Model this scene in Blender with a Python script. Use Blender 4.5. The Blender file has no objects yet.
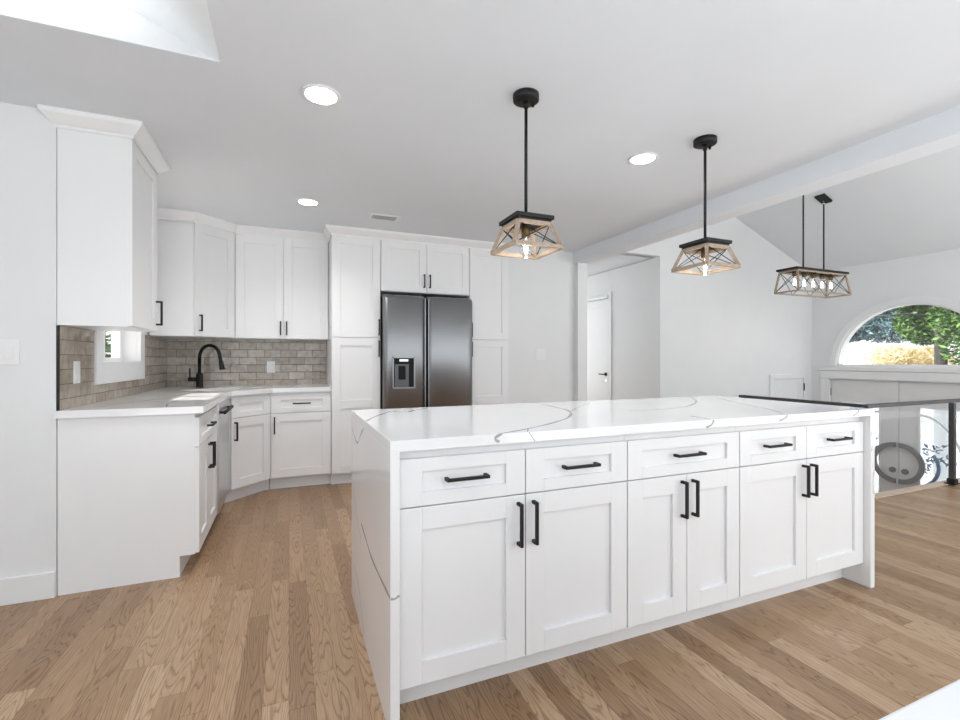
import bpy, bmesh, math, random
from mathutils import Vector, Matrix
random.seed(7)
PI = math.pi
S = bpy.context.scene
COL = S.collection

# ------------------------------------------------------------------ camera, world, light, exposure
cam_data = bpy.data.cameras.new('camera')
cam = bpy.data.objects.new('camera', cam_data); COL.objects.link(cam)
cam.location = (0, 0, 1.165)
cam.rotation_euler = (PI / 2, 0, -math.atan(191 / 462.3))
cam_data.sensor_width = 36; cam_data.lens = 462.3 / 960 * 36
cam_data.clip_start = 0.05; cam_data.clip_end = 200
S.camera = cam

world = bpy.data.worlds.new('sky'); S.world = world; world.use_nodes = True
wn = world.node_tree.nodes; wl = world.node_tree.links
bg = wn['Background']; bg.inputs['Strength'].default_value = 1.5
tc = wn.new('ShaderNodeTexCoord'); sp = wn.new('ShaderNodeSeparateXYZ'); wr = wn.new('ShaderNodeValToRGB')
wl.new(tc.outputs['Generated'], sp.inputs[0]); wl.new(sp.outputs['Z'], wr.inputs[0]); wl.new(wr.outputs[0], bg.inputs[0])
wr.color_ramp.elements[0].position = 0.0; wr.color_ramp.elements[0].color = (0.80, 0.82, 0.84, 1)
wr.color_ramp.elements[1].position = 0.55; wr.color_ramp.elements[1].color = (0.93, 0.97, 1.0, 1)

def area(name, loc, rot, sx, sy, power, color=(1, 1, 1), shape='RECTANGLE'):
    l = bpy.data.lights.new(name, 'AREA'); l.shape = shape; l.size = sx; l.size_y = sy
    l.energy = power; l.color = color
    o = bpy.data.objects.new(name, l); COL.objects.link(o); o.location = loc; o.rotation_euler = rot
    return o
# added fill lamps without a seen source: behind camera, living room, hall
area('fill_behind', (0.6, -3.0, 1.3), (PI / 2 + .05, 0, 0), 5.6, 2.2, 24, (0.86, 0.94, 1.0))  # added fill, stands in for unseen windows behind the camera
area('fill_living', (5.9, -3.0, 1.3), (PI / 2 + .05, 0, 0), 4.0, 2.4, 22, (0.90, 0.96, 1.0))  # added fill for the living room side
area('upward_fill_kitchen', (0.5, -1.6, .4), (PI, 0, 0), 5.0, 2.0, 88, (0.82, 0.92, 1.0))  # added lamp facing up, brightens the kitchen ceiling
area('upward_fill_living', (5.8, 0.4, .5), (PI, 0, 0), 3.2, 2.4, 58, (0.88, 0.95, 1.0))  # added lamp facing up, brightens the vault
area('hall_fill', (3.9, 8.2, 1.5), (-PI / 2, 0, 0), 1.5, 2.0, 14, (0.90, 0.96, 1.0))  # added fill at the unseen far end of the hall
# low sun from the left of the house: it reaches the counter through the small window
sun = bpy.data.lights.new('sun', 'SUN'); sun.energy = 9; sun.angle = .01; sun.color = (1, .97, .92)
sun_o = bpy.data.objects.new('sun', sun); COL.objects.link(sun_o)
sun_o.rotation_euler = Vector((1, -.25, -.69)).to_track_quat('-Z', 'Y').to_euler()

S.view_settings.view_transform = 'Standard'; S.view_settings.look = 'None'
S.view_settings.exposure = 0.42; S.view_settings.gamma = 1.0; S.view_settings.use_curve_mapping = False

# ------------------------------------------------------------------ materials
def sr(c):
    return tuple(((v / 255) / 12.92 if v / 255 <= .04045 else ((v / 255 + .055) / 1.055) ** 2.4) for v in c)

def mat(name, rgb, rough=.5, metal=0, emit=None, estr=0, bump=0, bscale=60, var=0, vscale=4, coat=0):
    m = bpy.data.materials.new(name); m.use_nodes = True
    n = m.node_tree.nodes; l = m.node_tree.links; b = n['Principled BSDF']
    c = sr(rgb)
    b.inputs['Base Color'].default_value = (*c, 1); b.inputs['Roughness'].default_value = rough
    b.inputs['Metallic'].default_value = metal
    if coat: b.inputs['Coat Weight'].default_value = coat
    if emit:
        b.inputs['Emission Color'].default_value = (*emit, 1); b.inputs['Emission Strength'].default_value = estr
    t = n.new('ShaderNodeTexCoord')
    nz = n.new('ShaderNodeTexNoise'); nz.inputs['Scale'].default_value = vscale; nz.inputs['Detail'].default_value = 4
    l.new(t.outputs['Object'], nz.inputs['Vector'])
    rp = n.new('ShaderNodeValToRGB')
    v = var or .01
    rp.color_ramp.elements[0].position = .3; rp.color_ramp.elements[1].position = .7
    rp.color_ramp.elements[0].color = (*[max(0, x * (1 - v)) for x in c], 1)
    rp.color_ramp.elements[1].color = (*[min(1, x * (1 + v)) for x in c], 1)
    l.new(nz.outputs['Fac'], rp.inputs['Fac']); l.new(rp.outputs['Color'], b.inputs['Base Color'])
    if bump:
        n2 = n.new('ShaderNodeTexNoise'); n2.inputs['Scale'].default_value = bscale; n2.inputs['Detail'].default_value = 3
        l.new(t.outputs['Object'], n2.inputs['Vector'])
        bp = n.new('ShaderNodeBump'); bp.inputs['Strength'].default_value = bump; bp.inputs['Distance'].default_value = .004
        l.new(n2.outputs['Fac'], bp.inputs['Height']); l.new(bp.outputs['Normal'], b.inputs['Normal'])
    return m

M = {}
M['wall'] = mat('wall_paint', (232, 233, 234), .62)
M['ceil'] = mat('ceiling_paint', (230, 234, 239), .8)
M['vault'] = mat('vault_paint', (226, 228, 231), .8)
M['trim'] = mat('trim_paint', (236, 236, 237), .35)
M['cab'] = mat('cabinet_paint', (238, 238, 239), .32)
M['black'] = mat('matte_black_metal', (13, 13, 14), .58, 0)
M['dark'] = mat('dark_gap', (12, 12, 12), .8)
M['rail'] = mat('rail_dark_metal', (72, 72, 74), .45, .2)
M['quartz'] = mat('white_quartz', (238, 238, 239), .09, var=.015, vscale=3)
M['vein'] = mat('grey_vein', (168, 167, 166), .12, var=.12, vscale=20)
M['wood_grey'] = mat('weathered_wood', (168, 150, 133), .6, var=.16, vscale=40)
M['plate'] = mat('switch_plate', (238, 238, 238), .3)
M['bronze'] = mat('bronze_socket', (104, 86, 56), .4, .7)
M['chrome'] = mat('chrome', (200, 200, 202), .15, 1)
M['ring'] = mat('brushed_grey_ring', (146, 148, 150), .38, .5)
M['nosing'] = mat('oak_nosing', (200, 178, 160), .35, var=.08, vscale=12)
M['trunk'] = mat('bark', (52, 52, 50), .9, var=.3, vscale=12)
M['siding'] = mat('white_siding', (240, 240, 240), .7)
M['ground'] = mat('paving', (178, 178, 174), .9, var=.3, vscale=2)
M['sinksteel'] = mat('sink_steel', (190, 192, 194), .25, .9)
M['disp'] = mat('dispenser_grey', (92, 94, 97), .35, .5)
M['can'] = mat('light_lens', (255, 255, 255), .5, emit=(1, 1, 1), estr=9)
M['bulb_glow'] = mat('filament', (255, 240, 220), .5, emit=(1, .9, .78), estr=9)
M['grate'] = mat('vent_grey', (176, 176, 178), .6)
M['front_door'] = mat('door_paint', (226, 226, 226), .4)  # one even paint for the front door leaves

def leafmat(name, a, b_):
    m = bpy.data.materials.new(name); m.use_nodes = True
    n = m.node_tree.nodes; l = m.node_tree.links; b = n['Principled BSDF']
    g = n.new('ShaderNodeNewGeometry'); r = n.new('ShaderNodeValToRGB')
    r.color_ramp.elements[0].color = (*sr(a), 1); r.color_ramp.elements[1].color = (*sr(b_), 1)
    l.new(g.outputs['Random Per Island'], r.inputs[0]); l.new(r.outputs[0], b.inputs['Base Color'])
    b.inputs['Roughness'].default_value = .6
    return m
M['leaf_blue'] = leafmat('spruce_leaf', (36, 58, 64), (112, 142, 150))
M['leaf_green'] = leafmat('green_leaf', (18, 44, 18), (92, 128, 56))
M['leaf_yellow'] = leafmat('yellow_leaf', (206, 180, 110), (255, 246, 212))

def stainless():
    m = bpy.data.materials.new('brushed_stainless'); m.use_nodes = True
    n = m.node_tree.nodes; l = m.node_tree.links; b = n['Principled BSDF']
    b.inputs['Metallic'].default_value = 1
    t = n.new('ShaderNodeTexCoord'); mp = n.new('ShaderNodeMapping'); mp.inputs['Scale'].default_value = (1.2, 1.2, 160)
    nz = n.new('ShaderNodeTexNoise'); nz.inputs['Scale'].default_value = 4; nz.inputs['Detail'].default_value = 5
    l.new(t.outputs['Object'], mp.inputs[0]); l.new(mp.outputs[0], nz.inputs['Vector'])
    r = n.new('ShaderNodeValToRGB'); r.color_ramp.elements[0].color = (*sr((130, 131, 133)), 1); r.color_ramp.elements[1].color = (*sr((154, 155, 157)), 1)
    l.new(nz.outputs['Fac'], r.inputs[0]); l.new(r.outputs[0], b.inputs['Base Color'])
    b.inputs['Roughness'].default_value = .36
    b.inputs['Anisotropic'].default_value = .5
    bp = n.new('ShaderNodeBump'); bp.inputs['Strength'].default_value = .05; bp.inputs['Distance'].default_value = .002
    l.new(nz.outputs['Fac'], bp.inputs['Height']); l.new(bp.outputs[0], b.inputs['Normal'])
    return m
M['steel'] = stainless()
M['steel_light'] = mat('polished_stainless', (212, 213, 215), .3, 1)

def math_node(n, l, op, a, b=None, c=None):
    k = n.new('ShaderNodeMath'); k.operation = op
    for i, v in enumerate((a, b, c)):
        if v is None: continue
        if isinstance(v, (int, float)): k.inputs[i].default_value = v
        else: l.new(v, k.inputs[i])
    return k.outputs[0]

def oak_floor():
    m = bpy.data.materials.new('oak_strip_floor'); m.use_nodes = True
    n = m.node_tree.nodes; l = m.node_tree.links; b = n['Principled BSDF']
    mt = lambda *a: math_node(n, l, *a)
    t = n.new('ShaderNodeTexCoord'); s = n.new('ShaderNodeSeparateXYZ'); l.new(t.outputs['Object'], s.inputs[0])
    X, Y = s.outputs[0], s.outputs[1]
    W = .083
    xi = mt('DIVIDE', X, W); row = mt('FLOOR', xi); fx = mt('FRACT', xi)
    wn1 = n.new('ShaderNodeTexWhiteNoise'); wn1.noise_dimensions = '1D'; l.new(row, wn1.inputs['W'])
    yy = mt('ADD', mt('DIVIDE', Y, .95), mt('MULTIPLY', wn1.outputs['Value'], 7.3))
    seg = mt('FLOOR', yy); fy = mt('FRACT', yy)
    cv = n.new('ShaderNodeCombineXYZ'); l.new(row, cv.inputs[0]); l.new(seg, cv.inputs[1])
    wn2 = n.new('ShaderNodeTexWhiteNoise'); wn2.noise_dimensions = '2D'; l.new(cv.outputs[0], wn2.inputs['Vector'])
    rnd = wn2.outputs['Value']
    # grain coordinates, offset for each plank
    gx = mt('ADD', X, mt('MULTIPLY', rnd, 13.0)); gy = mt('ADD', Y, mt('MULTIPLY', rnd, 31.0))
    c2 = n.new('ShaderNodeCombineXYZ'); l.new(mt('MULTIPLY', gx, 1.0), c2.inputs[0]); l.new(mt('MULTIPLY', gy, .085), c2.inputs[1])
    # slow field whose contour lines are cathedral grain
    f1 = n.new('ShaderNodeTexNoise'); f1.inputs['Scale'].default_value = 13; f1.inputs['Detail'].default_value = 1.5; f1.inputs['Roughness'].default_value = .4
    l.new(c2.outputs[0], f1.inputs['Vector'])
    rings = mt('FRACT', mt('MULTIPLY', f1.outputs['Fac'], 25.0))
    rr = n.new('ShaderNodeValToRGB'); l.new(rings, rr.inputs[0])
    e = rr.color_ramp.elements; e[0].position = 0; e[0].color = (.0, 0, 0, 1); e[1].position = .34; e[1].color = (1, 1, 1, 1)
    k = e.new(.93); k.color = (.9, .9, .9, 1); k = e.new(1.0); k.color = (.1, .1, .1, 1)
    c3 = n.new('ShaderNodeCombineXYZ'); l.new(gx, c3.inputs[0]); l.new(mt('MULTIPLY', gy, .05), c3.inputs[1])
    f2 = n.new('ShaderNodeTexNoise'); f2.inputs['Scale'].default_value = 260; f2.inputs['Detail'].default_value = 3
    l.new(c3.outputs[0], f2.inputs['Vector'])
    pl = n.new('ShaderNodeValToRGB'); l.new(rnd, pl.inputs[0])
    e = pl.color_ramp.elements
    e[0].position = 0; e[0].color = (*sr((156, 124, 94)), 1); e[1].position = 1; e[1].color = (*sr((198, 168, 138)), 1)
    k = e.new(.3); k.color = (*sr((172, 140, 109)), 1); k = e.new(.72); k.color = (*sr((182, 150, 119)), 1)
    def mix(fac, a, b2, mode='MULTIPLY'):
        x = n.new('ShaderNodeMixRGB'); x.blend_type = mode
        if isinstance(fac, float): x.inputs[0].default_value = fac
        else: l.new(fac, x.inputs[0])
        for i, v in ((1, a), (2, b2)):
            if isinstance(v, tuple): x.inputs[i].default_value = v
            else: l.new(v, x.inputs[i])
        return x.outputs[0]
    dk = n.new('ShaderNodeValToRGB'); l.new(rr.outputs[0], dk.inputs[0])
    dk.color_ramp.elements[0].color = (.50, .43, .36, 1); dk.color_ramp.elements[1].color = (1, 1, 1, 1)
    col = mix(.85, pl.outputs[0], dk.outputs[0])
    fr = n.new('ShaderNodeValToRGB'); l.new(f2.outputs['Fac'], fr.inputs[0])
    fr.color_ramp.elements[0].position = .3; fr.color_ramp.elements[0].color = (.74, .70, .66, 1); fr.color_ramp.elements[1].position = .6; fr.color_ramp.elements[1].color = (1, 1, 1, 1)
    col = mix(.8, col, fr.outputs[0])
    ex = mt('LESS_THAN', mt('MINIMUM', fx, mt('SUBTRACT', 1.0, fx)), .014)
    ey = mt('LESS_THAN', mt('MINIMUM', fy, mt('SUBTRACT', 1.0, fy)), .0016)
    seam = mt('MAXIMUM', ex, ey)
    col = mix(mt('MULTIPLY', seam, .55), col, (.42, .33, .26, 1))
    l.new(col, b.inputs['Base Color'])
    b.inputs['Roughness'].default_value = .34
    b.inputs['Specular IOR Level'].default_value = .45
    bp = n.new('ShaderNodeBump'); bp.inputs['Strength'].default_value = .12; bp.inputs['Distance'].default_value = .002
    l.new(rr.outputs[0], bp.inputs['Height']); l.new(bp.outputs[0], b.inputs['Normal'])
    return m
M['floor'] = oak_floor()

def tile_mat(name, along, c1, c2):
    m = bpy.data.materials.new(name); m.use_nodes = True
    n = m.node_tree.nodes; l = m.node_tree.links; b = n['Principled BSDF']
    t = n.new('ShaderNodeTexCoord'); s = n.new('ShaderNodeSeparateXYZ'); l.new(t.outputs['Object'], s.inputs[0])
    cb = n.new('ShaderNodeCombineXYZ'); l.new(s.outputs[along], cb.inputs[0]); l.new(s.outputs[2], cb.inputs[1])
    br = n.new('ShaderNodeTexBrick'); l.new(cb.outputs[0], br.inputs['Vector'])
    br.inputs['Scale'].default_value = 1; br.inputs['Brick Width'].default_value = .15; br.inputs['Row Height'].default_value = .0745
    br.inputs['Mortar Size'].default_value = .0022; br.inputs['Mortar Smooth'].default_value = .3; br.inputs['Bias'].default_value = 0
    br.inputs['Color1'].default_value = (*sr(c1), 1); br.inputs['Color2'].default_value = (*sr(c2), 1)
    br.inputs['Mortar'].default_value = (*sr((116, 109, 100)), 1)
    nz = n.new('ShaderNodeTexNoise'); nz.inputs['Scale'].default_value = 22; nz.inputs['Detail'].default_value = 4
    l.new(cb.outputs[0], nz.inputs['Vector'])
    r = n.new('ShaderNodeValToRGB'); r.color_ramp.elements[0].position = .3; r.color_ramp.elements[0].color = (.78, .76, .73, 1)
    r.color_ramp.elements[1].position = .7; r.color_ramp.elements[1].color = (1.08, 1.06, 1.04, 1)
    l.new(nz.outputs['Fac'], r.inputs[0])
    mx = n.new('ShaderNodeMixRGB'); mx.blend_type = 'MULTIPLY'; mx.inputs[0].default_value = 1
    l.new(br.outputs['Color'], mx.inputs[1]); l.new(r.outputs[0], mx.inputs[2]); l.new(mx.outputs[0], b.inputs['Base Color'])
    b.inputs['Roughness'].default_value = .07
    n3 = n.new('ShaderNodeTexNoise'); n3.inputs['Scale'].default_value = 16; n3.inputs['Detail'].default_value = 2
    l.new(cb.outputs[0], n3.inputs['Vector'])
    mm = math_node(n, l, 'SUBTRACT', n3.outputs['Fac'], math_node(n, l, 'MULTIPLY', br.outputs['Fac'], .8))
    bp = n.new('ShaderNodeBump'); bp.inputs['Strength'].default_value = .8; bp.inputs['Distance'].default_value = .006
    l.new(mm, bp.inputs['Height']); l.new(bp.outputs[0], b.inputs['Normal'])
    return m
M['tile_back'] = tile_mat('greige_tile_back', 0, (164, 155, 142), (196, 188, 178))
M['tile_left'] = tile_mat('greige_tile_left', 1, (164, 153, 140), (188, 178, 166))

def glass(name, tint=(1, 1, 1), gloss=.08, frost=0, diff=None):
    m = bpy.data.materials.new(name); m.use_nodes = True
    n = m.node_tree.nodes; l = m.node_tree.links
    for x in list(n): n.remove(x)
    o = n.new('ShaderNodeOutputMaterial'); tr = n.new('ShaderNodeBsdfTransparent'); tr.inputs[0].default_value = (*tint, 1)
    g = n.new('ShaderNodeBsdfGlossy'); g.inputs['Roughness'].default_value = .02
    mx = n.new('ShaderNodeMixShader'); mx.inputs[0].default_value = gloss
    l.new(tr.outputs[0], mx.inputs[1]); l.new(g.outputs[0], mx.inputs[2])
    last = mx
    if frost:
        d = n.new('ShaderNodeBsdfTranslucent'); d.inputs[0].default_value = (.93, .96, 1, 1)
        tcn = n.new('ShaderNodeTexCoord'); v = n.new('ShaderNodeTexVoronoi'); v.inputs['Scale'].default_value = 40
        l.new(tcn.outputs['Object'], v.inputs['Vector'])
        rp = n.new('ShaderNodeValToRGB'); rp.color_ramp.elements[0].color = (.9, .95, 1, 1); rp.color_ramp.elements[1].color = (1, 1, 1, 1)
        l.new(v.outputs['Distance'], rp.inputs[0]); l.new(rp.outputs[0], d.inputs[0])
        if diff: rp.color_ramp.elements[0].color = (*diff, 1); rp.color_ramp.elements[1].color = (*diff, 1)
        m2 = n.new('ShaderNodeMixShader'); m2.inputs[0].default_value = frost
        l.new(mx.outputs[0], m2.inputs[1]); l.new(d.outputs[0], m2.inputs[2]); last = m2
    l.new(last.outputs[0], o.inputs[0])
    return m
M['glass'] = glass('clear_glass', (1, 1, 1), .04)
M['railglass'] = glass('rail_glass', (.985, .99, .995), .02)
M['frost'] = glass('etched_glass', (.97, .99, 1), .04, .35)
M['bulb'] = glass('bulb_glass', (1, 1, 1), .16)
M['opal'] = glass('opal_skylight', (1, 1, 1), .04, 1.0, (.85, .86, .87))
M['etch'] = mat('blue_leaded_ornament', (122, 142, 174), .3, .2)

# ------------------------------------------------------------------ mesh helpers
class MB:
    def __init__(s): s.bm = bmesh.new()
    def box(s, x0, x1, y0, y1, z0, z1, bev=0, mi=0):
        x0, x1 = sorted((x0, x1)); y0, y1 = sorted((y0, y1)); z0, z1 = sorted((z0, z1))
        vs = [s.bm.verts.new(p) for p in ((x0, y0, z0), (x1, y0, z0), (x1, y1, z0), (x0, y1, z0), (x0, y0, z1), (x1, y0, z1), (x1, y1, z1), (x0, y1, z1))]
        fs = [s.bm.faces.new([vs[i] for i in q]) for q in ((0, 3, 2, 1), (4, 5, 6, 7), (0, 1, 5, 4), (1, 2, 6, 5), (2, 3, 7, 6), (3, 0, 4, 7))]
        for f in fs: f.material_index = mi
        if bev:
            es = list({e for f in fs for e in f.edges})
            bmesh.ops.bevel(s.bm, geom=es, offset=bev, segments=2, profile=.6, affect='EDGES')
        return s
    def prism(s, pts, z0, z1, bev=0, axis='z', mi=0):
        """closed polygon extruded along axis: pts are the two other coordinates in order"""
        def P(a, b, c):
            return (a, b, c) if axis == 'z' else ((c, a, b) if axis == 'x' else (a, c, b))
        lo = [s.bm.verts.new(P(a, b, z0)) for a, b in pts]; hi = [s.bm.verts.new(P(a, b, z1)) for a, b in pts]
        n = len(pts); fs = [s.bm.faces.new(lo[::-1]), s.bm.faces.new(hi)]
        for i in range(n): fs.append(s.bm.faces.new((lo[i], lo[(i + 1) % n], hi[(i + 1) % n], hi[i])))
        for f in fs: f.material_index = mi
        bmesh.ops.recalc_face_normals(s.bm, faces=fs)
        if bev:
            es = [e for e in fs[1].edges]
            bmesh.ops.bevel(s.bm, geom=es, offset=bev, segments=2, profile=.6, affect='EDGES')
        return s
    def tube(s, pts, r, n=12, cap=True):
        pts = [Vector(p) for p in pts]; rings = []; k = len(pts)
        rs = r if isinstance(r, (list, tuple)) else [r] * k
        up = None
        for i, p in enumerate(pts):
            t = (pts[min(i + 1, k - 1)] - pts[max(i - 1, 0)]).normalized()
            if up is None:
                up = t.orthogonal().normalized()
            else:
                up = (up - t * up.dot(t)).normalized()
            b = t.cross(up)
            rings.append([s.bm.verts.new(p + (up * math.cos(2 * PI * j / n) + b * math.sin(2 * PI * j / n)) * rs[i]) for j in range(n)])
        fs = []
        for a, b in zip(rings, rings[1:]):
            for j in range(n):
                fs.append(s.bm.faces.new((a[j], a[(j + 1) % n], b[(j + 1) % n], b[j])))
        if cap: fs += [s.bm.faces.new(rings[0][::-1]), s.bm.faces.new(rings[-1])]
        for f in fs: f.smooth = len(f.verts) == 4
        return s
    def bar(s, a, b, w, h=None, up=(0, 0, 1)):
        """rectangular bar from a to b"""
        a, b = Vector(a), Vector(b); t = (b - a).normalized(); u = Vector(up)
        if abs(t.dot(u)) > .95: u = Vector((1, 0, 0))
        u = (u - t * u.dot(t)).normalized(); v = t.cross(u); h = h or w
        q = []
        for p in (a, b):
            q.append([s.bm.verts.new(p + u * (h / 2) * i + v * (w / 2) * j) for i, j in ((1, 1), (1, -1), (-1, -1), (-1, 1))])
        fs = [s.bm.faces.new((q[0][i], q[0][(i + 1) % 4], q[1][(i + 1) % 4], q[1][i])) for i in range(4)]
        fs += [s.bm.faces.new(q[0][::-1]), s.bm.faces.new(q[1])]
        bmesh.ops.recalc_face_normals(s.bm, faces=fs)
        return s
    def lathe(s, prof, cx=0, cy=0, n=28):
        rings = []
        for r, z in prof:
            rings.append([s.bm.verts.new((cx + max(r, 1e-5) * math.cos(2 * PI * j / n), cy + max(r, 1e-5) * math.sin(2 * PI * j / n), z)) for j in range(n)])
        fs = []
        for a, b in zip(rings, rings[1:]):
            for j in range(n): fs.append(s.bm.faces.new((a[j], a[(j + 1) % n], b[(j + 1) % n], b[j])))
        for f in fs: f.smooth = True
        fs += [s.bm.faces.new(rings[0][::-1]), s.bm.faces.new(rings[-1])]
        bmesh.ops.recalc_face_normals(s.bm, faces=fs)
        return s
    def ribbon(s, pts, w, plane, off, mi=1):
        """vein: thin strip lying on a face; plane 'z' (x,y) 'y' (x,z) 'x' (y,z)"""
        # smooth the polyline
        P = [Vector(p) for p in pts]
        for _ in range(2):
            Q = [P[0]]
            for a, b in zip(P, P[1:]): Q += [a * .75 + b * .25, a * .25 + b * .75]
            P = Q + [P[-1]]
        L = []; R = []
        for i, p in enumerate(P):
            t = (P[min(i + 1, len(P) - 1)] - P[max(i - 1, 0)]).normalized(); nrm = Vector((-t.y, t.x))
            k = w * 1.35 * (.82 + .18 * math.sin(i * .9 + len(P))) * .5
            for lst, q in ((L, p + nrm * k), (R, p - nrm * k)):
                c = (q.x, q.y, off) if plane == 'z' else ((q.x, off, q.y) if plane == 'y' else (off, q.x, q.y))
                lst.append(s.bm.verts.new(c))
        for i in range(len(P) - 1):
            f = s.bm.faces.new((L[i], L[i + 1], R[i + 1], R[i])); f.material_index = mi
            f.normal_update()
            c = 2 if plane == 'z' else (1 if plane == 'y' else 0); want = 1 if plane == 'z' else -1
            if f.normal[c] * want < 0: f.normal_flip()
        return s
    def front(s, x0, x1, z0, z1, y=0, th=.02, stile=.074, rec=.012, mids=None, mi=0, rail=None):
        """shaker front facing -y at y, with recessed panel(s)"""
        rail = rail or stile
        zs = [(z0 + rail, z1 - rail)] if not mids else mids
        # slab behind
        b = s.bm
        s.box(x0, x1, y + rec, y + th, z0, z1)
        def frame_piece(a0, a1, c0, c1): s.box(a0, a1, y, y + rec + .001, c0, c1, bev=.0016)
        s.box(x0, x0 + stile, y, y + rec + .0005, z0, z1, bev=.0016); s.box(x1 - stile, x1, y, y + rec + .0005, z0, z1, bev=.0016)
        edges = [z0] + [v for p in zs for v in p] + [z1]
        for i in range(0, len(edges), 2):
            s.box(x0 + stile, x1 - stile, y + .0001, y + rec + .0005, edges[i], edges[i + 1], bev=.0012)
        return s
    def build(s, name, m, parent=None, loc=None):
        me = bpy.data.meshes.new(name); s.bm.normal_update(); s.bm.to_mesh(me); s.bm.free()
        for x in (m if isinstance(m, (list, tuple)) else [m]): me.materials.append(x)
        o = bpy.data.objects.new(name, me); COL.objects.link(o)
        if parent: o.parent = parent
        if loc: o.location = loc
        return o

def tag(o, label=None, cat=None, group=None, kind=None):
    if label: o['label'] = label
    if cat: o['category'] = cat
    if group: o['group'] = group
    if kind: o['kind'] = kind
    return o
def thing(name, loc, label, cat, group=None, rz=0):
    o = bpy.data.objects.new(name, None); COL.objects.link(o); o.empty_display_size = .1
    o.location = loc; o.rotation_euler = (0, 0, rz)
    return tag(o, label, cat, group)
def struct(o): o['kind'] = 'structure'; return o
def structroot(name, loc=(0, 0, 0)):
    o = bpy.data.objects.new(name, None); COL.objects.link(o); o.location = loc; o['kind'] = 'structure'; return o
def copy_tree(o, parent=None):
    c = o.copy(); COL.objects.link(c)
    if parent: c.parent = parent
    for ch in [x for x in bpy.data.objects if x.parent == o]: copy_tree(ch, c)
    return c

# ------------------------------------------------------------------ the shell
CZ = 2.39                                                    # kitchen ceiling
struct(MB().prism([(-2.4, -3.2), (8.3, -3.2), (8.3, 2.37), (4.46, 2.37), (4.46, 5.07), (4.95, 5.07), (4.95, 9.0), (2.9, 9.0), (2.9, 5.3), (-2.4, 5.3)], -.22, 0).build('floor', M['floor']))
# kitchen ceiling with the skylight opening (x -1.7..-0.26, y 1.2..2.165)
sx0, sx1, sy0, sy1 = -1.75, -.262, 1.15, 2.165
c = MB()
c.box(-2.4, sx0, -3.2, 5.3, CZ, CZ + .004); c.box(sx1, 3.05, -3.2, 5.3, CZ, CZ + .004)
c.box(sx0, sx1, -3.2, sy0, CZ, CZ + .004); c.box(sx0, sx1, sy1, 5.3, CZ, CZ + .004)
struct(c.build('ceiling', M['ceil']))
# flared skylight well
w = MB(); zt = 3.05
lo = [(sx0, sy0, CZ), (sx1, sy0, CZ), (sx1, sy1, CZ), (sx0, sy1, CZ)]
hi = [(-1.6, 1.55, zt), (-.842, 1.55, zt), (-.842, 2.967, zt), (-1.6, 2.967, zt)]
for k in range(4):
    a, b_ = lo[k], lo[(k + 1) % 4]; c2, d = hi[(k + 1) % 4], hi[k]
    w.bm.faces.new([w.bm.verts.new(p) for p in (a, b_, c2, d)])
cx_, cy_ = (sx0 + sx1) / 2, (sy0 + sy1) / 2
for f in w.bm.faces:
    f.normal_update()
    if f.normal.dot(Vector((cx_, cy_, f.calc_center_median().z)) - f.calc_center_median()) < 0: f.normal_flip()
struct(w.build('trim_1', M['wall']))
struct(MB().box(-1.65, -.8, 1.50, 3.0, zt + .001, zt + .012).build('window_3', M['opal']))

# left wall around the sink window (opening y 3.54..4.31, z 1.156..2.15)
wy0, wy1, wz0, wz1 = 3.455, 4.215, 1.157, 2.12
lw = MB()
lw.box(-1.22, -1.06, 2.9, wy0, 0, CZ); lw.box(-1.22, -1.06, wy1, 5.25, 0, CZ)
lw.box(-1.22, -1.06, wy0, wy1, 0, wz0); lw.box(-1.22, -1.06, wy0, wy1, wz1, CZ)
lw.box(-2.4, -1.22, 2.9, 3.05, 0, CZ)                        # short return wall that faces the camera
lw.box(-2.4, -2.25, -3.2, 2.9, 0, CZ)
struct(lw.build('wall_left', M['wall']))
struct(MB().box(-2.25, -1.061, 2.886, 2.9, 0, .128, bev=.004).build('baseboard_left', M['trim']))
# back wall of the kitchen, the thick block right of the pantry and the post under the beam
bw = MB()
bw.box(-1.06, 2.2, 5.1, 5.25, 0, CZ); bw.box(2.168, 3.0, 4.46, 5.25, 0, CZ)
bw.box(2.85, 3.0, 5.25, 9.0, 0, 2.63)
struct(bw.build('wall_back', M['wall']))
struct(MB().box(-2.62, -2.41, 2.0, 6.5, 2.40, 2.52).box(-2.41, -1.22, 3.06, 6.5, 2.40, 2.52).build('sun_trim_eave', M['trim']))   # unseen eave, added to trim the sun to a patch on the counter
struct(MB().box(3.0, 3.125, 4.38, 4.56, 0, 2.26).build('trim_2', M['wall']))
# beam and the wall that rises from it to the vault
struct(MB().box(2.985, 3.165, -3.2, 5.07, 2.262, CZ + .12).build('trim_3', M['ceil']))
struct(MB().box(3.05, 3.165, -3.2, 5.07, CZ + .12, 3.56).build('wall_beam', M['wall']))
# gable wall: right of the hall opening and above it, down into the entry
GY = 5.07; EX = 8.15
g = MB()
g.prism([(4.85, -1.2), (EX, -1.2), (EX, 2.632), (5.98, 3.502), (3.05, 3.502), (3.05, 2.64), (4.85, 2.64)], GY, GY + .14, axis='y')
struct(g.build('wall_gable', M['wall']))
# hall beyond the opening
h_ = MB(); h_.box(4.85, 4.97, GY + .14, 9.0, 0, 2.63)
struct(h_.build('wall_hall', M['wall']))
struct(MB().box(2.9, 4.97, GY + .1, 9.0, 2.64, 2.74).build('ceiling_hall', M['ceil']))
# vaulted ceiling
v = MB(); v.prism([(EX + .15, 2.572), (EX + .15, 2.70), (5.98, 3.62), (3.05, 3.62), (3.05, 3.502), (5.98, 3.502)], -3.2, GY + .14, axis='y')
struct(v.build('ceiling_vault', M['vault']))
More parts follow.
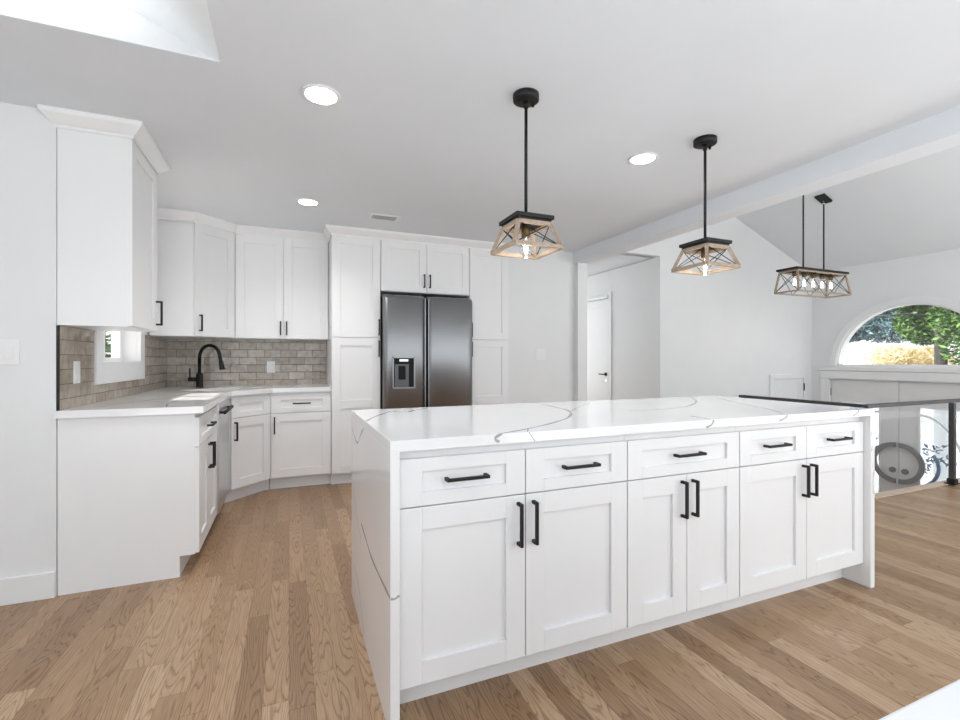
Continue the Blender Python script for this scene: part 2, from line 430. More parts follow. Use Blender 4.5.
# entry floor and the edge faces of the upper floor
struct(MB().box(4.3, EX + .15, 2.2, GY + .14, -1.3, -1.2).build('floor_entry', M['floor']))
e_ = MB(); e_.box(4.40, 4.459, 2.37, GY, -1.2, -.22); e_.box(4.40, EX, 2.30, 2.369, -1.2, -.22)
struct(e_.build('wall_stairwell', M['wall']))
# oak nosing around the stairwell
ns = MB(); ns.box(4.40, EX, 2.31, 2.395, .0005, .012, bev=.004); ns.box(4.40, 4.485, 2.395, GY, .0005, .012, bev=.004)
struct(ns.build('trim_4', M['nosing']))
# right wall with the arched window and the double front door
AY, AA, AB, AZ = 3.765, .925, .895, 1.07
DY0, DY1, DZT = 2.97, 4.80, .855
rw = MB(); RT = .16
rw.box(EX, EX + RT, -3.2, DY0 - .2, -1.2, 2.66); rw.box(EX, EX + RT, DY0 - .2, DY0, -1.2, AZ); rw.box(EX, EX + RT, DY1, GY + .14, -1.2, 2.66)
rw.box(EX, EX + RT, DY0, DY1, DZT, AZ)
arc = [(AY + AA * math.cos(t), AZ + AB * math.sin(t)) for t in [PI * k / 40 for k in range(41)]]
rw.prism([(DY1, AZ), (DY1, 2.66), (DY0 - .2, 2.66), (DY0 - .2, AZ)] + arc[::-1], EX, EX + RT, axis='x')
struct(rw.build('wall_right', M['wall']))
win = structroot('window_1', (EX, AY, AZ))
f = MB()
def arcband(m, r0, r1, x0, x1):
    n = 40
    def ring(rr, x): return [m.bm.verts.new((x, (AA + rr) * math.cos(PI * k / n), (AB + rr) * math.sin(PI * k / n))) for k in range(n + 1)]
    a, b2, c3, d2 = ring(r0, x0), ring(r1, x0), ring(r1, x1), ring(r0, x1)
    fs = []
    for k in range(n):
        for p, q in ((a, b2), (b2, c3), (c3, d2), (d2, a)):
            fs.append(m.bm.faces.new((p[k], p[k + 1], q[k + 1], q[k])))
    for k in (0, n): fs.append(m.bm.faces.new((a[k], b2[k], c3[k], d2[k])))
    bmesh.ops.recalc_face_normals(m.bm, faces=fs)
arcband(f, -.012, .012, .03, .12); f.box(.03, .12, -AA - .01, AA + .01, -.01, .03)
f.build('window_frame', M['trim'], win)
k = MB(); arcband(k, .012, .085, -.018, .0); arcband(k, .085, .10, -.026, .0)
k.build('arch_casing', M['trim'], win)
MB().prism([(AA * math.cos(PI * t / 40) * .985, AB * math.sin(PI * t / 40) * .985 + .01) for t in range(41)], .07, .076, axis='x').build('pane', M['glass'], win)
struct(MB().box(EX - .03, EX, DY0 - .12, DY1 + .13, AZ - .075, AZ - .01, bev=.006).build('trim_5', M['trim']))
tr = MB(); tr.box(EX - .02, EX, DY1 + .02, DY1 + .125, -1.2, DZT + .0145, bev=.004); tr.box(EX - .02, EX, DY0 - .12, DY1 + .125, DZT + .015, AZ - .08, bev=.004)
struct(tr.build('trim_6', M['trim']))

# ------------------------------------------------------------------ front double door
door = structroot('door_1', (EX + .05, 3.888, -1.2))
DH = DZT + 1.2
for s_ in (1, -1):                                            # s=1: left leaf (far), s=-1: right leaf (near)
    W_ = .908
    lf = MB()
    a, b2 = .004, W_
    g0, g1, gz0, gz1 = .235, .78, .16, 1.70
    def sp_(p, q): return (min(s_ * p, s_ * q), max(s_ * p, s_ * q))
    for (p, q, z0, z1) in ((a, g0, 0.01, DH - .006), (g1, b2, 0.01, DH - .006), (g0, g1, 0.01, gz0), (g0, g1, gz1, DH - .006)):
        y0, y1 = sp_(p, q); lf.box(0, .045, y0, y1, z0, z1)
    leaf = lf.build('door_leaf', M['front_door'], door)
    # raised bead round the glass
    y0, y1 = sp_(g0, g1)
    bd = MB()
    for q in (y0, y1): bd.box(-.008, .0, q - .012, q + .012, gz0, gz1)
    for q in (gz0, gz1): bd.box(-.008, .0, y0 - .012, y1 + .012, q - .012, q + .012)
    bd.build('glass_bead', M['trim'], leaf)
    MB().box(.018, .026, y0, y1, gz0, gz1).build('etched_pane', M['frost'], leaf)
    # leaded ornament on the glass: two arcs and a spray of leaves
    orn = MB()
    arcp = [(.012, s_ * (g0 + .5 * math.sin(t)), gz0 + .55 + .88 * math.cos(t)) for t in [PI * .5 * i / 14 for i in range(15)]]
    arcp = [p for p in arcp if p[2] < gz1]
    ab = MB(); ab.tube(arcp, .016, 8); ab.build('arched_bead', M['trim'], leaf)
    for i in range(44):
        cy0 = g0 + .05 + random.random() * .26; cz0 = gz0 + .62 + random.random() * .42
        if cy0 > g1 - .04: continue
        t = random.random() * PI; ln = .018 + random.random() * .022
        pts = [(.013, s_ * (cy0 + ln * math.cos(t) * u - .012 * (1 - u * u) * math.sin(t)), cz0 + ln * math.sin(t) * u + .012 * (1 - u * u) * math.cos(t)) for u in (-1, -.5, 0, .5, 1)]
        orn.tube(pts, [.002, .008, .01, .008, .002], 6)
    ip = [(.013, s_ * (.14 + .30 * math.sin(t)), .87 + .30 * math.cos(t)) for t in [PI * (.3 + .5 * i / 10) for i in range(11)]]
    orn.tube(ip, .022, 8)
    orn.build('leaded_ornament', M['etch'], leaf)
    # half ring pull
    rg = MB()
    ts = [PI * i / 26 for i in range(27)]
    out = [(.02 + .30 * math.sin(t), .87 + .295 * math.cos(t)) for t in ts]; inn = [(.02 + .235 * math.sin(t), .87 + .23 * math.cos(t)) for t in ts]
    pts = [(s_ * y, z) for y, z in out] + [(s_ * y, z) for y, z in inn[::-1]]
    rg.prism(pts, -.06, -.035, axis='x')
    for t in (.25, PI - .25, PI / 2):
        rg.tube([(-.04, s_ * (.02 + .267 * math.sin(t)), .87 + .262 * math.cos(t)), (.0, s_ * (.02 + .267 * math.sin(t)), .87 + .262 * math.cos(t))], .012, 10)
    tag(rg.build('ring_pull', M['ring'], leaf), 'brushed grey half ring pull')
    ly = s_ * .075
    lk = MB(); lk.tube([(-.02, ly, .755), (.0, ly, .755)], .04, 20); lk.build('lock_rose', M['ring'], leaf)
MB().box(.045, .09, -.918, .912, DH - .05, DH - .001).build('door_frame', M['trim'], door)
hg = MB()
for z in (.35, 1.85): hg.box(-.012, 0, .908, .925, z - .06, z + .06)
hg.build('hinge', M['black'], door)

# ------------------------------------------------------------------ entry closet door in the gable wall, hall door
d2 = structroot('door_2', (7.17, GY, -1.2))
cs = MB(); cs.box(-.07, 0, -.022, 0, 0, 2.13, bev=.004); cs.box(.74, .81, -.022, 0, 0, 2.13, bev=.004); cs.box(0, .74, -.022, 0, 2.06, 2.13, bev=.004)
cs.build('door_casing', M['trim'], d2)
lf = MB().front(.004, .736, .01, 2.05, y=-.014, th=.014, stile=.11, rec=.006).build('door_leaf', M['trim'], d2)
hg = MB()
for z in (.25, 1.92): hg.box(.737, .752, -.032, -.02, z - .06, z + .06)
hg.build('hinge', M['black'], lf)
d3 = structroot('door_3', (4.85, 7.05, 0))
cs = MB()
cs.box(-.02, 0, .0, .075, 0, 2.235, bev=.004); cs.box(-.02, 0, -.925, -.85, 0, 2.28, bev=.004); cs.box(-.034, 0, -.85, 0, 2.182, 2.235, bev=.004)
cs.build('door_casing', M['trim'], d3)
lf = MB()
lf.box(-.004, 0, -.85, 0, .01, 2.165)
for (y0, y1, z0, z1) in ((-.85, -.74, .01, 2.165), (-.11, 0, .01, 2.165), (-.74, -.11, .01, .2), (-.74, -.11, 2.05, 2.165)):
    lf.box(-.02, -.004, y0, y1, z0, z1, bev=.002)
lf = lf.build('door_leaf', M['trim'], d3)
hd = MB(); hd.tube([(-.016, -.80, .93), (-.03, -.80, .93)], .03, 16); hd.tube([(-.03, -.80, .93), (-.065, -.80, .93), (-.07, -.79, .93), (-.07, -.68, .93)], .011, 10)
hd.build('lever_handle', M['black'], lf)
kh = MB(); kh.tube([(-.016, -.80, .83), (-.026, -.80, .83)], .022, 14); kh.build('deadbolt', M['chrome'], lf)

# ------------------------------------------------------------------ sink window
w2 = structroot('window_2', (-1.06, 3.348, 1.02))
cs = MB(); fx = .024
a0, a1 = 0, .972; o0, o1 = wy0 - 3.348, wy1 - 3.348; zb, zt2 = wz0 - 1.02, wz1 - 1.02
cs.box(0, fx, a0, o0, 0, 1.2, bev=.003); cs.box(0, fx, o1, a1, 0, 1.2, bev=.003)
cs.box(0, fx, o0, o1, 0, zb, bev=.003); cs.box(0, fx, o0, o1, zt2, 1.2, bev=.003)
cs.build('window_casing', M['trim'], w2)
sh = MB(); xs0, xs1 = -.13, -.09
sh.box(xs0, xs1, o0, o0 + .05, zb, zt2); sh.box(xs0, xs1, o1 - .05, o1, zb, zt2); sh.box(xs0, xs1, o0 + .05, o1 - .05, zb, zb + .025); sh.box(xs0, xs1, o0 + .05, o1 - .05, zt2 - .05, zt2)
sh.box(xs0, xs1, (o0 + o1) / 2 - .025, (o0 + o1) / 2 + .025, zb + .025, zt2 - .05)
sh = sh.build('sash', M['trim'], w2)
MB().box(-.112, -.108, o0 + .04, o1 - .04, zb + .02, zt2 - .04).build('pane', M['glass'], sh)

# ------------------------------------------------------------------ tile backsplash
tb = tag(MB().box(-1.047, .36, 5.088, 5.0995, .9155, 1.364).build('tile_backsplash', M['tile_back']), 'glossy greige brick tile backsplash on the back wall behind the black faucet', 'backsplash')
tl = MB(); tl.box(-1.06, -1.048, 2.908, 3.347, .9155, 1.337); tl.box(-1.06, -1.048, 4.321, 5.1, .9155, 1.364); tl.box(-1.06, -1.048, 3.347, 4.321, .9155, 1.019)
tl = tag(tl.build('tile_backsplash', M['tile_left']), 'matte greige tile backsplash on the left wall around the small window', 'backsplash')
tag(MB().box(-1.0595, -1.0475, 2.9005, 2.908, .9155, 1.336).build('edge_strip', M['black'], tl), 'black metal edge strip')

# ------------------------------------------------------------------ cabinets
def pull(parent, x, z, length, vertical, y0=0, name='pull', th=.011, proj=.034):
    m = MB(); L = length / 2
    if vertical:
        m.box(x - th / 2, x + th / 2, y0 - proj, y0 - proj + th, z - L, z + L, bev=.0015)
        for q in (z - L + th / 2, z + L - th / 2): m.box(x - th / 2, x + th / 2, y0 - proj + th, y0, q - th / 2, q + th / 2)
    else:
        m.box(x - L, x + L, y0 - proj, y0 - proj + th, z - th / 2, z + th / 2, bev=.0015)
        for q in (x - L + th / 2, x + L - th / 2): m.box(q - th / 2, q + th / 2, y0 - proj + th, y0, z - th / 2, z + th / 2)
    return m.build(name, M['black'], parent)
def put_front(root, kind, x0, x1, z0, z1, pl=None, mids=None, stile=.074, y=-.02):
    m = MB().front(x0, x1, z0, z1, y=y, stile=.074, mids=mids, rail=stile)
    o = m.build(kind, M['cab'], root)
    if pl: pull(o, *pl, y0=y)
    return o
def cabinet(name, loc, rz, w, d, h, label, group, toe=0, body=None, lift=0, kickback=.07):
    r = thing(name, loc, label, 'cabinet', group, rz)
    if body is None:
        b = MB()
        b.box(0, w, 0, d, toe, h)
        if toe:
            b.box(0, w, kickback, d, 0, toe)
        b.build('body', M['cab'], r)
    return r
G1, G2, G3 = 'island base cabinets', 'base cabinets along the walls', 'wall cabinets'

# island (fronts at y 1.449, carcass from 1.469)
IY = 1.469
def isl(x0, w, label): return cabinet('base_cabinet', (x0, IY, 0), 0, w, .86, .879, label, G1, toe=.112, kickback=.08)
c1 = isl(.319, .902, 'white island cabinet with two drawers and two doors beside the left waterfall end')
for i in range(2):
    x0, x1 = (.004, .452) if i == 0 else (.456, .900)
    put_front(c1, 'drawer', x0, x1, .694, .848, ((x0 + x1) / 2, .775, .15, False), stile=.043)
    put_front(c1, 'door', x0, x1, .118, .690, ((x1 - .028 if i == 0 else x0 + .028), .592, .15, True))
c2_ = isl(1.2225, .616, 'white island cabinet with one wide drawer over two narrow doors, middle unit')
put_front(c2_, 'drawer', .002, .614, .694, .848, (.308, .775, .15, False), stile=.043)
put_front(c2_, 'door', .002, .306, .118, .690, (.278, .592, .15, True)); put_front(c2_, 'door', .309, .614, .118, .690, (.337, .592, .15, True))
c3_ = isl(1.840, .902, 'white island cabinet with two drawers and two doors at the far right end')
for i in range(2):
    x0, x1 = (.002, .449) if i == 0 else (.452, .900)
    put_front(c3_, 'drawer', x0, x1, .694, .848, ((x0 + x1) / 2, .775, .15, False), stile=.043)
    put_front(c3_, 'door', x0, x1, .118, .690, ((x1 - .028 if i == 0 else x0 + .028), .592, .15, True))

# left run, drawer base next to the wall end
lb = cabinet('base_cabinet', (-.472, 2.908, 0), PI / 2, .675, .585, .877, 'white base cabinet at the near end of the left run, tall flat end panel', G2, toe=.112)
put_front(lb, 'drawer', .003, .672, .694, .852, (.3375, .775, .15, False), stile=.043)
put_front(lb, 'door', .003, .336, .118, .690, (.31, .585, .15, True)); put_front(lb, 'door', .339, .672, .118, .690, (.365, .585, .15, True))
# dishwasher
dw = thing('dishwasher', (-.472, 3.586, 0), 'stainless dishwasher between two white base cabinets on the left run', 'dishwasher', None, PI / 2)
MB().box(.004, .592, 0, .57, .10, .874).build('body', M['dark'], dw)
MB().box(.004, .592, .05, .4, .0, .10).build('toe_kick', M['cab'], dw)
dd = MB().box(.004, .592, -.03, 0, .112, .872, bev=.008).build('door', M['steel_light'], dw)
hm = MB(); hm.tube([(.05, -.06, .80), (.50, -.06, .80)], .012, 12)
for q in (.07, .48): hm.tube([(q, -.06, .80), (q, -.03, .80)], .009, 10)
hm.build('handle', M['black'], dd)

def world_to(root_loc, rz, pts):
    c, s = math.cos(-rz), math.sin(-rz); o = []
    for x, y in pts:
        dx, dy = x - root_loc[0], y - root_loc[1]; o.append((c * dx - s * dy, s * dx + c * dy))
    return o
# corner sink base, front set diagonally
q2 = .0141
loc = (-.467, 4.191, 0)
cb = cabinet('base_cabinet', loc, PI / 4, 0, 0, 0, 'white diagonal corner base cabinet with a blank top panel below the sink', G2, body=0)
pent = [(-1.058, 5.086), (-1.058, 4.19), (-.467, 4.19), (-.16, 4.498), (-.16, 5.086)]
b = MB(); b.prism(world_to(loc, PI / 4, pent), .112, .70); b.box(0, .434, 0, .02, .70, .877)
kick = [(-1.05, 5.08), (-1.05, 4.195), (-.53, 4.195), (-.53, 4.23), (-.20, 4.56), (-.165, 4.56), (-.165, 5.08)]
b.prism(world_to(loc, PI / 4, kick), 0, .112)
b.build('body', M['cab'], cb)
put_front(cb, 'drawer', .036, .426, .694, .852, None, stile=.043); put_front(cb, 'door', .036, .426, .118, .690, (.066, .585, .15, True))
# back run base
bb = cabinet('base_cabinet', (-.158, 4.5, 0), 0, .519, .585, .877, 'white base cabinet with drawer and single door against the tall pantry on the left', G2, toe=.112)
put_front(bb, 'drawer', .012, .516, .694, .852, (.264, .775, .15, False), stile=.043); put_front(bb, 'door', .012, .516, .118, .690, (.04, .585, .15, True))

# wall cabinets
UT = 2.322
u1 = cabinet('wall_cabinet', (-.773, 2.908, 1.338), PI / 2, .50, .285, UT - 1.338, 'white wall cabinet nearest the camera, high on the left wall with its own crown', G3)
put_front(u1, 'door', .003, .497, .004, UT - 1.342, (.47, .114, .15, True))
def sweep(m, path, prof):
    """mitred moulding: path of (x, y) with outside to the right of travel; prof of (out, z)"""
    n = len(path); cols = []
    for i, p in enumerate(path):
        p = Vector(p)
        ns_ = []
        if i > 0: t = (p - Vector(path[i - 1])).normalized(); ns_.append(Vector((t.y, -t.x)))
        if i < n - 1: t = (Vector(path[i + 1]) - p).normalized(); ns_.append(Vector((t.y, -t.x)))
        nn = sum(ns_, Vector((0, 0))).normalized(); k = 1 / max(.3, nn.dot(ns_[0]))
        cols.append([m.bm.verts.new((p.x + nn.x * k * o, p.y + nn.y * k * o, z)) for o, z in prof])
    fs = []; L = len(prof)
    for a, b2 in zip(cols, cols[1:]):
        for j in range(L): fs.append(m.bm.faces.new((a[j], a[(j + 1) % L], b2[(j + 1) % L], b2[j])))
    fs.append(m.bm.faces.new(cols[0])); fs.append(m.bm.faces.new(cols[-1][::-1]))
    bmesh.ops.recalc_face_normals(m.bm, faces=fs)
CP = [(-.0, 2.312), (.006, 2.312), (.008, 2.326), (.016, 2.332), (.052, 2.368), (.056, 2.378), (.056, CZ - .0005), (-.0, CZ - .0005)]
m = MB(); p1 = [(-1.058, 2.925), (-1.058, 2.907), (-.751, 2.907), (-.751, 3.409), (-1.056, 3.409)]
sweep(m, world_to((-.773, 2.908), PI / 2, p1), [(o, z - 1.338) for o, z in CP])
m.build('crown', M['cab'], u1)
# diagonal corner wall cabinet
loc = (-.742, 4.49, 1.365)
u2 = cabinet('wall_cabinet', loc, PI / 4, 0, 0, 0, 'white diagonal corner wall cabinet above the black faucet', G3, body=0)
pent = [(-1.046, 5.086), (-1.046, 4.49), (-.742, 4.49), (-.463, 4.769), (-.463, 5.086)]
MB().prism(world_to(loc, PI / 4, pent), 0, UT - 1.365).build('body', M['cab'], u2)
put_front(u2, 'door', .006, .384, .004, UT - 1.37, (.045, .112, .14, True))
u3 = cabinet('wall_cabinet', (-.458, 4.771, 1.365), 0, .817, .315, UT - 1.365, 'white two door wall cabinet over the counter left of the pantry', G3)
put_front(u3, 'door', .006, .410, .004, UT - 1.37, (.385, .10, .13, True)); put_front(u3, 'door', .413, .814, .004, UT - 1.37, (.438, .10, .13, True))

# tall pantries and the cabinet above the refrigerator
G4 = 'tall pantry cabinets'
for x0, px, lab in ((.3625, .428, 'tall white pantry cabinet on the left of the refrigerator'), (1.7195, .018, 'tall white pantry cabinet on the right of the refrigerator')):
    t = cabinet('pantry_cabinet', (x0, 4.46, 0), 0, .446, .63, UT, lab, G4, toe=.112)
    put_front(t, 'door', .003, .443, 1.378, UT - .004, (px, 1.475, .15, True))
    put_front(t, 'door', .003, .443, .118, 1.372, (px, 1.275, .15, True), mids=[(.19, .715), (.79, 1.30)])
of = cabinet('wall_cabinet', (.810, 4.46, 1.828), 0, .908, .63, UT - 1.828, 'white two door cabinet directly above the refrigerator', G3)
put_front(of, 'door', .003, .452, .004, UT - 1.832, (.425, .115, .13, True)); put_front(of, 'door', .456, .905, .004, UT - 1.832, (.483, .115, .13, True))
m = MB(); sweep(m, [(-1.045, 4.475), (-.734, 4.475), (-.458, 4.750), (.361, 4.750), (.361, 4.439), (2.166, 4.439)], CP)
struct(m.build('trim_7', M['cab']))

# ------------------------------------------------------------------ refrigerator
fr = thing('refrigerator', (.8125, 4.31, 0), 'stainless side by side refrigerator with water dispenser between the two pantries', 'refrigerator')
FW = .904
MB().box(.006, FW - .006, .075, .74, .02, 1.775).build('body', M['dark'], fr)
MB().box(.01, FW - .01, .05, .075, 0.0, .09).build('base_grille', M['dark'], fr)
def fridge_door(x0, x1):
    m = MB(); n = 16; zs = [(.10, .012), (.106, 0), (1.745, 0), (1.768, .012), (1.782, .034)]
    # bowed front, eased top edge
    def yb(u): return .018 * (2 * u - 1) ** 2 + (.02 * max(0, abs(2 * u - 1) - .93) / .07)
    grid = []
    for z, e in zs:
        grid.append([m.bm.verts.new((x0 + (x1 - x0) * i / n, yb(i / n) + e, z)) for i in range(n + 1)])
    for a, b2 in zip(grid, grid[1:]):
        for i in range(n):
            f = m.bm.faces.new((a[i], a[i + 1], b2[i + 1], b2[i])); f.smooth = True
    back = [[m.bm.verts.new((x0 + (x1 - x0) * i / n, .072, z)) for i in (0, n)] for z in (.10, 1.782)]
    m.bm.faces.new([g_[0] for g_ in grid[::-1]] + [back[0][0], back[1][0]]); m.bm.faces.new([g_[-1] for g_ in grid] + [back[1][1], back[0][1]])
    m.bm.faces.new(grid[-1] + [back[1][1], back[1][0]]); m.bm.faces.new(grid[0][::-1] + [back[0][0], back[0][1]])
    m.bm.faces.new((back[0][0], back[0][1], back[1][1], back[1][0]))
    bmesh.ops.recalc_face_normals(m.bm, faces=list(m.bm.faces))
    return m
ld = fridge_door(.004, .408).build('door', M['steel'], fr)
rd = fridge_door(.428, FW - .004).build('door', M['steel'], fr)
for o, x in ((ld, .399), (rd, .434)):
    MB().box(x - .006, x + .006, -.001, .03, .12, 1.76, bev=.003).build('grip_edge', M['steel'], o)
# dispenser
dsp = MB(); dx0, dx1, dz0, dz1 = .082, .298, .895, 1.195
dsp.box(dx0, dx0 + .012, -.006, .02, dz0, dz1); dsp.box(dx1 - .012, dx1, -.006, .02, dz0, dz1); dsp.box(dx0, dx1, -.006, .02, dz1 - .012, dz1); dsp.box(dx0, dx1, -.010, .02, dz0, dz0 + .014)
tag(dsp.build('dispenser_frame', M['steel'], ld), 'bright dispenser rim')
MB().box(dx0 + .012, dx1 - .012, -.002, .018, dz0 + .014, dz1 - .012).build('dispenser_recess', M['dark'], ld)
dp = MB(); dp.box(dx0 + .022, dx0 + .055, -.004, .0, dz0 + .016, dz1 - .07); dp.box(dx0 + .125, dx0 + .155, -.004, .0, dz0 + .016, dz1 - .07)
dp.box(dx0 + .055, dx0 + .125, -.004, .0, dz0 + .016, dz0 + .085); dp.box(dx0 + .055, dx0 + .125, -.004, 0, dz1 - .085, dz1 - .07)
dp.build('dispenser_paddle', M['disp'], ld)
MB().box(dx0 + .065, dx0 + .15, -.005, .0, dz1 - .045, dz1 - .022, bev=.002).build('control_panel', M['chrome'], ld)

# ------------------------------------------------------------------ worktops
TOPV = [[(0.291, 1.92), (0.341, 2.046), (0.414, 2.175), (0.462, 2.261), (0.487, 2.194), (0.536, 2.197), (0.592, 2.266), (.66, 2.32)],
 [(1.30, 2.368), (1.328, 2.262), (1.295, 2.07), (1.289, 1.968), (1.235, 1.858), (1.128, 1.709), (1.011, 1.616), (0.875, 1.525), (0.759, 1.465), (0.66, 1.421)],
 [(1.278, 1.924), (1.446, 2.092), (1.599, 2.214)], [(0.80, 1.48), (0.771, 1.431), (0.765, 1.421)],
 [(1.539, 1.816), (1.712, 1.804), (1.921, 1.839), (2.098, 1.943), (2.261, 2.065), (2.45, 2.275), (2.5, 2.36)],
 [(2.688, 2.306), (2.4, 1.91), (2.326, 1.758), (2.262, 1.618), (2.161, 1.489), (2.092, 1.421)],
 [(1.655, 1.549), (1.649, 1.475), (1.633, 1.421)], [(2.50, 1.50), (2.589, 1.482), (2.645, 1.459), (2.656, 1.421)]]
TW = [.011, .011, .005, .004, .009, .009, .010, .010]
FRV = [[(0.667, 0.9145), (0.643, 0.906), (0.641, 0.896), (0.657, 0.888)], [(0.77, 0.914), (0.794, 0.882)], [(2.107, 0.914), (2.1, 0.9), (2.052, 0.889)],
 [(1.649, 0.914), (1.638, 0.893), (1.604, 0.884)], [(2.642, 0.914), (2.637, 0.899), (2.597, 0.886)]]
FW_ = [.008, .003, .008, .008, .008]
SDV = [[(2.332, 0.827), (2.25, .798), (2.147, 0.78), (2.06, .84), (1.968, 0.912)], [(2.037, 0.459), (1.89, 0.438), (1.782, 0.416), (1.613, 0.421), (1.473, 0.428), (1.421, 0.432)],
 [(2.279, 0.182), (2.114, 0.166), (2.019, 0.062), (1.959, 0.027)], [(2.298, 0.537), (2.173, 0.432), (2.037, 0.389)]]
ic = thing('waterfall_countertop', (0, 0, 0), 'white quartz island countertop with grey veins and waterfall sides down to the floor', 'countertop')
tp = MB().box(.288, 2.777, 1.419, 2.372, .880, .915, bev=.0012)
for l_, w_ in zip(TOPV, TW): tp.ribbon(l_, w_, 'z', .9153)
for l_, w_ in zip(FRV, FW_): tp.ribbon(l_, w_, 'y', 1.4187)
tp.build('top_slab', [M['quartz'], M['vein']], ic)
sd = MB().box(.288, .3175, 1.419, 2.372, 0, .8798, bev=.0012)
for l_, w_ in zip(SDV, (.008, .012, .005, .004)): sd.ribbon([(a, min(z, .8795)) for a, z in l_], w_, 'x', .2877)
sd.ribbon([(.289, .430), (.302, .426), (.316, .436)], .006, 'y', 1.4187)
sd.build('side_panel', [M['quartz'], M['vein']], ic)
sd = MB().box(2.743, 2.777, 1.419, 2.372, 0, .8798, bev=.0012)
sd.ribbon([(2.75, .80), (2.757, .74), (2.752, .70)], .004, 'y', 1.4187); sd.ribbon([(2.772, .60), (2.762, .55), (2.765, .48)], .004, 'y', 1.4187)
sd.build('side_panel', [M['quartz'], M['vein']], ic)

# L shaped worktop with a hole for the corner sink
SC = Vector((-.515, 4.545)); ux = Vector((1, 1)).normalized(); uy = Vector((-1, 1)).normalized()
def sk(a, b2): p = SC + ux * a + uy * b2; return (p.x, p.y)
hole = [sk(-.29, -.17), sk(.29, -.17), sk(.29, .17), sk(-.29, .17)]
outline = [(-1.059, 2.882), (-.428, 2.882), (-.428, 4.165), (-.134, 4.459), (.361, 4.459), (.361, 5.087), (-1.059, 5.087)]
wt = MB()
def holed(m, outer, inner, z, up):
    A = [m.bm.verts.new((x, y, z)) for x, y in outer]; B = [m.bm.verts.new((x, y, z)) for x, y in inner]
    es = [m.bm.edges.new((A[i], A[(i + 1) % len(A)])) for i in range(len(A))] + [m.bm.edges.new((B[i], B[(i + 1) % len(B)])) for i in range(len(B))]
    r = bmesh.ops.triangle_fill(m.bm, use_beauty=True, use_dissolve=False, edges=es)
    return A, B
A1, B1 = holed(wt, outline, hole, .915, 1); A0, B0 = holed(wt, outline, hole, .8775, 0)
for P1, P0 in ((A1, A0), (B1, B0)):
    for i in range(len(P1)): wt.bm.faces.new((P0[i], P0[(i + 1) % len(P0)], P1[(i + 1) % len(P1)], P1[i]))
bmesh.ops.recalc_face_normals(wt.bm, faces=list(wt.bm.faces))
for l_, w_ in (([(-.95, 3.0), (-.88, 3.3), (-.76, 3.55), (-.73, 3.9), (-.62, 4.1)], .006), ([(-.2, 5.0), (-.12, 4.8), (-.22, 4.6), (-.2, 4.46)], .007), ([(.05, 4.95), (.02, 4.7), (.1, 4.5)], .006), ([(-.35, 5.0), (-.2, 4.9), (.0, 4.93)], .006), ([(-.6, 2.9), (-.66, 3.2), (-.6, 3.5)], .004)):
    wt.ribbon(l_, w_, 'z', .9153)
tag(wt.build('corner_countertop', [M['quartz'], M['vein']]), 'white quartz L shaped countertop with corner sink running under the greige tile', 'countertop')
# sink bowl
sk_ = thing('sink', (SC.x, SC.y, .711), 'undermount steel sink set diagonally in the corner countertop', 'sink', None, PI / 4)
bo = MB(); a, b2 = .292, .172
for (x0, x1, y0, y1, z0, z1) in ((-a - .012, -a, -b2, b2, 0, .164), (a, a + .012, -b2, b2, 0, .164), (-a - .012, a + .012, -b2 - .012, -b2, 0, .164), (-a - .012, a + .012, b2, b2 + .012, 0, .164), (-a, a, -b2, b2, 0, .01)): bo.box(x0, x1, y0, y1, z0, z1)
bo.build('bowl', M['sinksteel'], sk_)
dr = MB(); dr.lathe([(.045, .0102), (.045, .013), (.03, .013), (.028, .011)]); dr.build('drain', M['chrome'], sk_)
# faucet
fa = thing('faucet', (-.752, 4.86, .915), 'matte black gooseneck faucet standing behind the corner sink', 'faucet', None, 0)
b = MB(); b.lathe([(.033, 0), (.033, .006), (.028, .008), (.027, .125), (.02, .13)]); b.build('base', M['black'], fa)
dirv = Vector((.80, -.60, 0)).normalized()
sppts = [(0, 0, .12), (0, 0, .27)]
R_ = .112
for i in range(17):
    t = PI * i / 16 * .97
    q = dirv * (R_ * (1 - math.cos(t))); sppts.append((q.x, q.y, .27 + R_ * math.sin(t)))
q = Vector(sppts[-1]); endp = q + dirv * .008 + Vector((0, 0, -.03)); sppts.append(tuple(endp))
MB().tube(sppts, .0145, 14).build('spout', M['black'], fa)
e2 = endp + dirv * .018 + Vector((0, 0, -.085))
MB().tube([endp, endp + (e2 - endp) * .15, e2 - (e2 - endp) * .1, e2], [.0145, .018, .023, .022], 14).build('spray_head', M['black'], fa)
lv = MB(); lv.tube([(-.02, -.0, .075), (-.09, -.005, .075)], .019, 12); lv.tube([(-.075, -.004, .085), (-.075, -.004, .175)], .006, 8); lv.build('lever', M['black'], fa)

# near counter at the photographer's side
nc = thing('counter_unit', (.12, -.46, 0), 'white quartz counter corner cut off at the bottom right of the photo', 'counter')
MB().box(0, 1.2, 0, .60, .10, .884).box(0, 1.2, 0, .55, 0, .10).build('body', M['cab'], nc)
MB().box(-.01, 1.21, -.01, .652, .885, .915, bev=.002).build('top_slab', M['quartz'], nc)

